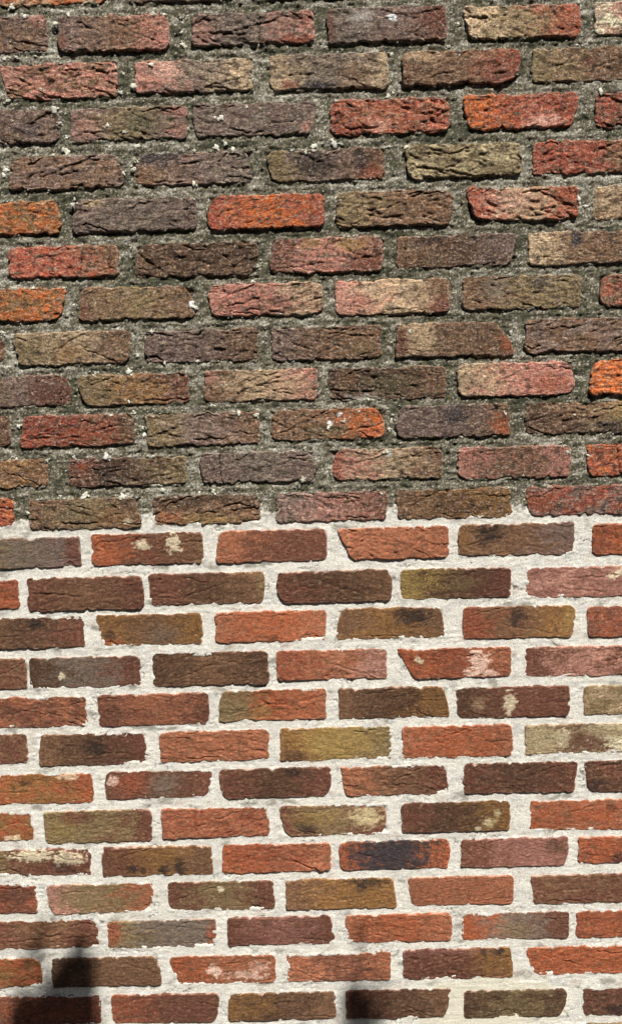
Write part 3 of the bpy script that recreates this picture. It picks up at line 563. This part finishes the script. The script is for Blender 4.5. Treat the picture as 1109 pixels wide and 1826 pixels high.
def mortar_relief(X, Z, D):
    new = Z < newtop(X)
    ho = -1.6 + 1.7 * pn(X / 40, Z / 16, 101) + 1.9 * pn(X / 15, Z / 9, 102) + 1.3 * pn(X / 6, Z / 5, 103) + 1.0 * pn(X / 3.2, Z / 3.0, 104) - 1.6 * sm(0.2, 0.5, pn(X / 9, Z / 6, 105))
    ho += 1.0 * sm(4, 9, D)
    rough = 0.45 + 0.75 * sm(-0.3, 0.35, pn(X / 110, Z / 60, 126))
    hn = -0.3 + 1.1 * pn(X / 50, Z / 26, 111) + rough * (0.7 * pn(X / 14, Z / 6, 112) + 0.5 * pn(X / 5.5, Z / 4, 113) + 0.5 * pn(X / 2.8, Z / 2.6, 114))
    hn += 0.9 * sm(3, -1, D) * sm(-0.15, 0.3, pn(X / 16, Z / 12, 115))
    hn -= 1.5 * sm(0.36, 0.6, pn(X / 7, Z / 6, 116))
    crk = np.abs(pn(X / 60, Z / 26, 117) + 0.25 * pn(X / 9, Z / 9, 118))
    hn -= 2.2 * np.exp(-(crk / 0.012) ** 2) * sm(-0.05, 0.25, pn(X / 90, Z / 70, 119))
    hn -= 0.55 * np.clip(-D - 3.0 - 2.0 * sm(0.0, 0.4, pn(X / 20, Z / 14, 122)), 0, 20)
    ho += 2.4 * sm(5, -1, D) * sm(0.0, 0.3, pn(X / 24, Z / 15, 123))
    ho -= 0.7 * np.clip(-D - 1.0 - 2.0 * sm(0.1, 0.4, pn(X / 17, Z / 11, 124)), 0, 20)
    ho -= 3.5 * sm(0.42, 0.6, pn(X / 13, Z / 8, 125))
    # creamy patch trowelled flat over the joint at lower right
    sme = 1 - sm(0.75, 1.05, np.sqrt(((X - 310) / 165) ** 2 + ((Z - 440) / 62) ** 2) + 0.35 * fbm(X / 30, Z / 14, 120, 2))
    hn = hn * (1 - 0.6 * sme) + sme * (0.35 + 0.5 * pn(X / 60, Z / 5, 121))
    h = np.where(new, hn, ho)
    # colours
    g = fbm(X / 30, Z / 12, 130, 4); g2 = fbm(X / 9, Z / 6, 131, 3); g3 = pn(X / 3.0, Z / 3.0, 132); g4 = pn((X + .4 * Z) / 3.2, (Z - .4 * X) / 2.9, 133)
    co = np.empty(X.shape + (3,)); co[:] = lin((110, 102, 84))
    def over(a, c, w):
        w = np.clip(w, 0, 1)[..., None]; a[:] = a * (1 - w) + c * w
    g = g + 0.6 * fbm(X / 260, Z / 120, 134, 2)
    over(co, lin((78, 78, 56)), 0.85 * sm(0.0, 0.45, g))
    over(co, lin((150, 145, 130)), 0.7 * sm(0.1, 0.5, -g))
    over(co, lin((58, 58, 46)), 0.85 * sm(0.05, 0.5, g2 + 0.5 * g))
    over(co, lin((206, 202, 186)), 0.6 * sm(0.16, 0.36, g3 - 0.3 * g))
    over(co, lin((40, 40, 30)), 0.8 * sm(0.2, 0.42, g4 + 0.2 * g))
    cn = np.empty(X.shape + (3,)); cn[:] = lin((230, 224, 210))
    over(cn, lin((202, 199, 192)), 0.6 * sm(-0.05, 0.5, fbm(X / 40, Z / 16, 140, 4)))
    over(cn, lin((150, 148, 140)), 0.6 * sm(0.2, 0.5, pn(X / 3.2, Z / 2.8, 141) + 0.35 * pn(X / 30, Z / 20, 143)))
    over(cn, lin((138, 132, 118)), 0.75 * sm(0.28, 0.6, fbm(X / 55, Z / 30, 144, 4)))
    over(cn, lin((186, 160, 142)), 0.4 * sm(0.25, 0.6, fbm(X / 34, Z / 22, 145, 3)))
    over(cn, lin((96, 94, 86)), 0.8 * np.exp(-(crk / 0.02) ** 2) * sm(-0.05, 0.25, pn(X / 90, Z / 70, 119)))
    over(cn, lin((244, 241, 233)), 0.6 * sm(0.1, 0.5, -fbm(X / 12, Z / 8, 142, 2)))
    over(cn, lin((228, 220, 196)), 0.8 * sme)
    edge = sm(-34, 2, Z - newtop(X))
    over(cn, lin((146, 140, 122)), 0.85 * edge * sm(-0.1, 0.3, g2))
    col = np.where(new[..., None], cn, co)
    return h, col, new


def grid_faces(nx, nz):
    idx = np.arange(nx * nz).reshape(nz, nx)
    return np.stack([idx[:-1, :-1], idx[:-1, 1:], idx[1:, 1:], idx[1:, :-1]], -1)


FX0, FX1, FZ0, FZ1 = -660, 612, 366, 2310
step = 1.9
xs = np.linspace(FX0, FX1, int((FX1 - FX0) / step) + 1); zs = np.linspace(FZ0, FZ1, int((FZ1 - FZ0) / step) + 1)
X, Z, D = mortar_field(xs, zs)
h, col, new = mortar_relief(X, Z, D)
ii = np.clip(((Z - RZ0) / RAS).astype(int), 0, RASTER.shape[0] - 1); jj = np.clip(((X - RX0) / RAS).astype(int), 0, RASTER.shape[1] - 1)
np.maximum.at(RASTER, (ii, jj), h)
Q = grid_faces(len(xs), len(zs))
keep = D[:-1, :-1] > -9
fnew = new[:-1, :-1]
P = np.stack([X.ravel(), -h.ravel(), Z.ravel()], 1) / 1000; PC = col.reshape(-1, 3)
# coarse ring round it
xs2 = np.concatenate([np.linspace(XA, FX0 + 2, 70), np.linspace(FX1 - 2, XB, 70)]); xs2 = np.unique(np.concatenate([xs2, np.linspace(FX0 + 2, FX1 - 2, 100)]))
zs2 = np.unique(np.concatenate([np.linspace(0, FZ0 + 2, 32), np.linspace(FZ0 + 2, FZ1 - 2, 150), np.linspace(FZ1 - 2, ZT, 34)]))
X2, Z2, D2 = mortar_field(xs2, zs2)
h2, col2, new2 = mortar_relief(X2, Z2, D2)
xm = (X2[:-1, :-1] + X2[1:, 1:]) / 2; zm = (Z2[:-1, :-1] + Z2[1:, 1:]) / 2
ring = ~((xm > FX0 + 2) & (xm < FX1 - 2) & (zm > FZ0 + 2) & (zm < FZ1 - 2))
h2 = np.where(new2, -1.5, -6.0)
P2 = np.stack([X2.ravel(), -h2.ravel(), Z2.ravel()], 1) / 1000
Q2 = grid_faces(len(xs2), len(zs2)); f2 = new2[:-1, :-1]
for flag, mat, lab in ((False, M_MORTAR_OLD, 'dark grey weathered mortar with moss in the upper joints'), (True, M_MORTAR_NEW, 'fresh white mortar in the lower joints')):
    Fq = np.concatenate([Q[keep & (fnew == flag)], Q2[ring & (f2 == flag)] + len(P)])
    used = np.unique(Fq); remap = np.full(len(P) + len(P2), -1); remap[used] = np.arange(len(used))
    PV = np.concatenate([P, P2])[used]; CV = np.concatenate([PC, col2.reshape(-1, 3)])[used]
    o = link('mortar', mesh_from('mortar', PV, remap[Fq], CV, mat), wall)
    o['label'] = lab


def box(bmv, bmf, x0, x1, y0, y1, z0, z1):
    k = len(bmv)
    bmv += [(x0, y0, z0), (x1, y0, z0), (x1, y1, z0), (x0, y1, z0), (x0, y0, z1), (x1, y0, z1), (x1, y1, z1), (x0, y1, z1)]
    bmf += [(k, k + 3, k + 2, k + 1), (k + 4, k + 5, k + 6, k + 7), (k, k + 1, k + 5, k + 4), (k + 1, k + 2, k + 6, k + 5), (k + 2, k + 3, k + 7, k + 6), (k + 3, k, k + 4, k + 7)]


v, f = [], []
box(v, f, XA / 1000 + .001, XB / 1000 - .001, 0.024, 0.22, 0, ZT / 1000 - .001)
link('wall_core', mesh_from('wall_core', np.array(v), f, PAL['sg'], M_MORTAR_OLD), wall)

# ------------------------------------------------------------------ lichen: small pale crusts
rl = np.random.RandomState(21)
spots = [(x, z, r * 1.1) for x, z, r in LICHEN]
tries = 0
while len(spots) < len(LICHEN) + 720 and tries < 40000:
    tries += 1
    x = rl.uniform(-560, 560); z = rl.uniform(1400, 2290)
    if z < newtop(np.array([x]))[0] + 4: continue
    j = np.searchsorted(xs, x); i = np.searchsorted(zs, z)
    if not (0 < i < len(zs) and 0 < j < len(xs)): continue
    if D[i, j] < 0 and rl.rand() > 0.10: continue
    if pn(np.array([x / 90]), np.array([z / 60]), 150)[0] < rl.uniform(-.5, .3): continue
    spots.append((x, z, 0.9 + 1.3 * rl.rand() ** 2.5))
V, F, CC = [], [], []
lobes = []
for (x, z, r) in spots:
    lobes.append((x, z, r * 0.66))
    for q in range(rl.randint(1, 4) if r > 2 else rl.randint(0, 2)):
        a = rl.uniform(0, 6.28); d = r * rl.uniform(.5, 1.3)
        lobes.append((x + d * math.cos(a), z + 0.7 * d * math.sin(a), r * rl.uniform(.2, .42)))
for (x, z, r) in lobes:
    n = 14; k = len(V)
    i = int(np.clip((z - RZ0) / RAS, 1, RASTER.shape[0] - 2)); j = int(np.clip((x - RX0) / RAS, 1, RASTER.shape[1] - 2))
    def surf(px, pz):
        return -RASTER[int(np.clip((pz - RZ0) / RAS, 0, RASTER.shape[0] - 1)), int(np.clip((px - RX0) / RAS, 0, RASTER.shape[1] - 1))]
    w_ = max(1, int(round(0.7 * r / RAS))); y = -np.percentile(RASTER[max(i - w_, 0):i + w_ + 1, max(j - w_, 0):j + w_ + 1], 97) - 0.3
    ph = rl.uniform(0, 6.28); s = 0.55 + 0.4 * rl.rand(); hh = float(np.clip(0.22 * r, 0.3, 0.7))
    rad = 1 + 0.34 * rl.uniform(-1, 1, n) + 0.2 * np.sin(np.arange(n) * 2 * math.pi / n * rl.randint(2, 5)); c = lin((216, 213, 200)) * rl.uniform(0.62, 1.05) * np.array([1, rl.uniform(.98, 1), rl.uniform(.86, 1)])
    for ri, (q, dy) in enumerate(((1.0, 0.9), (0.9, -0.5 * hh), (0.5, -hh))):
        for a in range(n):
            t = 2 * math.pi * a / n
            ex, ez = math.cos(t) * rad[a] * q * r, math.sin(t) * rad[a] * q * r * s
            px, pz = x + ex * math.cos(ph) - ez * math.sin(ph), z + ex * math.sin(ph) + ez * math.cos(ph)
            V.append((px, 0.8 * y + 0.2 * np.clip(surf(px, pz), y - 1.5, y + 1.5) + dy + rl.uniform(-.2, .2), pz)); CC.append(c * rl.uniform(.75, 1.1))
    V.append((x, y - hh, z)); CC.append(c)
    for a in range(n):
        b_ = (a + 1) % n
        for q in (0, n):
            F.append((k + q + a, k + q + b_, k + q + n + b_)); F.append((k + q + a, k + q + n + b_, k + q + n + a))
        F.append((k + 2 * n + a, k + 2 * n + b_, k + 3 * n))
o = link('lichen', mesh_from('lichen', np.array(V) / 1000, F, np.array(CC), M_LICHEN), wall)
o['kind'] = 'stuff'

# ------------------------------------------------------------------ ground
gm = bpy.data.materials.new('paving'); gm.use_nodes = True
t = gm.node_tree; b = t.nodes['Principled BSDF']; b.inputs['Roughness'].default_value = 0.9
ns = t.nodes.new('ShaderNodeTexNoise'); ns.inputs['Scale'].default_value = 9; ns.inputs['Detail'].default_value = 8
rp = t.nodes.new('ShaderNodeValToRGB'); rp.color_ramp.elements[0].color = (.035, .033, .03, 1); rp.color_ramp.elements[1].color = (.07, .066, .06, 1)
tc_ = t.nodes.new('ShaderNodeTexCoord')
t.links.new(tc_.outputs['Object'], ns.inputs['Vector']); t.links.new(ns.outputs['Fac'], rp.inputs[0]); t.links.new(rp.outputs[0], b.inputs['Base Color'])
me = bpy.data.meshes.new('pavement')
me.from_pydata([(-150, -150, 0), (150, -150, 0), (150, 150, 0), (-150, 150, 0)], [], [(0, 1, 2, 3)]); me.materials.append(gm)
o = link('pavement', me, None, (0, 0, -0.002)); o['kind'] = 'structure'

# ------------------------------------------------------------------ two timber posts behind the viewer: their heads cast the two shadows
wm = bpy.data.materials.new('grey_timber'); wm.use_nodes = True
t = wm.node_tree; b = t.nodes['Principled BSDF']; b.inputs['Roughness'].default_value = 0.85
wv = t.nodes.new('ShaderNodeTexNoise'); wv.inputs['Scale'].default_value = 30; wv.inputs['Detail'].default_value = 6
mp = t.nodes.new('ShaderNodeMapping'); mp.inputs['Scale'].default_value = (6, 6, .35)
tc_ = t.nodes.new('ShaderNodeTexCoord'); rp = t.nodes.new('ShaderNodeValToRGB')
rp.color_ramp.elements[0].color = (.10, .075, .05, 1); rp.color_ramp.elements[1].color = (.24, .19, .14, 1)
t.links.new(tc_.outputs['Object'], mp.inputs[0]); t.links.new(mp.outputs[0], wv.inputs['Vector']); t.links.new(wv.outputs['Fac'], rp.inputs[0]); t.links.new(rp.outputs[0], b.inputs['Base Color'])
L = 3.6
def caster(px, pz): p = Vector((px, 0, pz)) + SUN * L; return p
def post(loc, secs, label):
    r = bpy.data.objects.new('timber_post', None); C.objects.link(r); r.location = loc
    r['label'] = label; r['category'] = 'post'; r['group'] = 'timber posts opposite the wall'
    for nm, boxes in secs:
        v, f = [], []
        for q in boxes: box(v, f, *q)
        me = bpy.data.meshes.new(nm); me.from_pydata(v, [], f); me.materials.append(wm); link(nm, me, r)
    return r
ivm = bpy.data.materials.new('shadow_ivy_leaf'); ivm.use_nodes = True
ivm.node_tree.nodes['Principled BSDF'].inputs['Base Color'].default_value = (.035, .06, .02, 1)
ivr = np.random.RandomState(17)
def shadow_ivy(parent, p, zz, x0, x1, n):                   # small leaves added on a post head to make its shadow irregular
    cx = ivr.uniform(x0 - .012, x1 + .008, n); cz = zz - 0.02 + 0.05 * ivr.normal(0, 1, n) - 0.35 * ivr.rand(n) ** 2
    cen = np.stack([cx, ivr.uniform(-.04, .04, n), cz], 1)
    a1 = ivr.normal(0, 1, (n, 3)); a1 /= np.linalg.norm(a1, axis=1)[:, None]
    a2 = np.cross(a1, ivr.normal(0, 1, (n, 3))); a2 /= np.linalg.norm(a2, axis=1)[:, None]
    r = ivr.uniform(.008, .018, n)[:, None]
    LV = np.stack([cen - a1 * r, cen + a2 * r * .8, cen + a1 * r, cen - a2 * r * .8], 1).reshape(-1, 3)
    o = link('shadow_ivy', mesh_from('shadow_ivy', LV, np.arange(4 * n).reshape(-1, 4), np.full((4 * n, 3), .05), ivm), parent); o['kind'] = 'stuff'
p = caster(-0.497, 0.483); zz = p.z
p_ = p; p0_ = post((p.x, p.y, 0), [('post_shaft', [(-.081, .052, -.02, .02, 0, zz - .03)]), ('post_shoulder', [(-.004, .052, -.019, .019, zz - .03, zz + .055)]), ('post_peg', [(.028, .046, -.01, .01, zz + .055, zz + .115)])],
     'tall timber post with stepped head whose shadow falls on the lower left bricks')
shadow_ivy(p0_, p_, zz, -.09, .05, 420)
p = caster(0.070, 0.446); zz = p.z
post_r = post((p.x, p.y, 0), [('post_shaft', [(-.020, .020, -.016, .016, 0, zz - .03)]), ('post_peg', [(-.018, .018, -.012, .012, zz - .03, zz + .005)])],
     'slim timber post with thin tip whose faint shadow falls on the bottom middle bricks')

shadow_ivy(post_r, p, zz, -.03, .03, 130)

# ------------------------------------------------------------------ unseen tall leafy mass, added to cut sky fill and deepen the shadows
hr = np.random.RandomState(5)
sky_blocker = bpy.data.objects.new('sky_blocker', None); C.objects.link(sky_blocker); sky_blocker.location = (0.3, -6.2, 0)
sky_blocker['label'] = 'tall dark green leafy mass added out of view to block sky light from the wall'; sky_blocker['category'] = 'sky_blocker'
hm = bpy.data.materials.new('blocker_leaf'); hm.use_nodes = True
t = hm.node_tree; b = t.nodes['Principled BSDF']; b.inputs['Roughness'].default_value = 0.7
ns = t.nodes.new('ShaderNodeTexNoise'); ns.inputs['Scale'].default_value = 3
rp = t.nodes.new('ShaderNodeValToRGB'); rp.color_ramp.elements[0].color = (.018, .03, .012, 1); rp.color_ramp.elements[1].color = (.05, .075, .028, 1)
ge = t.nodes.new('ShaderNodeNewGeometry'); t.links.new(ge.outputs['Position'], ns.inputs['Vector']); t.links.new(ns.outputs['Fac'], rp.inputs[0]); t.links.new(rp.outputs[0], b.inputs['Base Color'])
v, f = [], []
box(v, f, -8.8, 8.8, -.45, .45, 0, 7.0)
me = bpy.data.meshes.new('inner_mass'); me.from_pydata(v, [], f); me.materials.append(hm); link('inner_mass', me, sky_blocker)
n = 24000
fx = hr.uniform(-9, 9, n); fz = hr.uniform(0, 7.2, n); side = hr.rand(n)
fy = np.where(side < .6, .5, np.where(side < .8, -.5, hr.uniform(-.5, .5, n))); fz = np.where(side < .8, fz, 7.1)
cen = np.stack([fx, fy, fz], 1) + hr.normal(0, .07, (n, 3))
a1 = hr.normal(0, 1, (n, 3)); a1 /= np.linalg.norm(a1, axis=1)[:, None]
a2 = np.cross(a1, hr.normal(0, 1, (n, 3))); a2 /= np.linalg.norm(a2, axis=1)[:, None]
LV = np.stack([cen - a1 * .09, cen + a2 * .045, cen + a1 * .09, cen - a2 * .045], 1).reshape(-1, 3)
o = link('blocker_foliage', mesh_from('blocker_foliage', LV, np.arange(4 * n).reshape(-1, 4), np.full((4 * n, 3), .05), hm), sky_blocker)
o['kind'] = 'stuff'
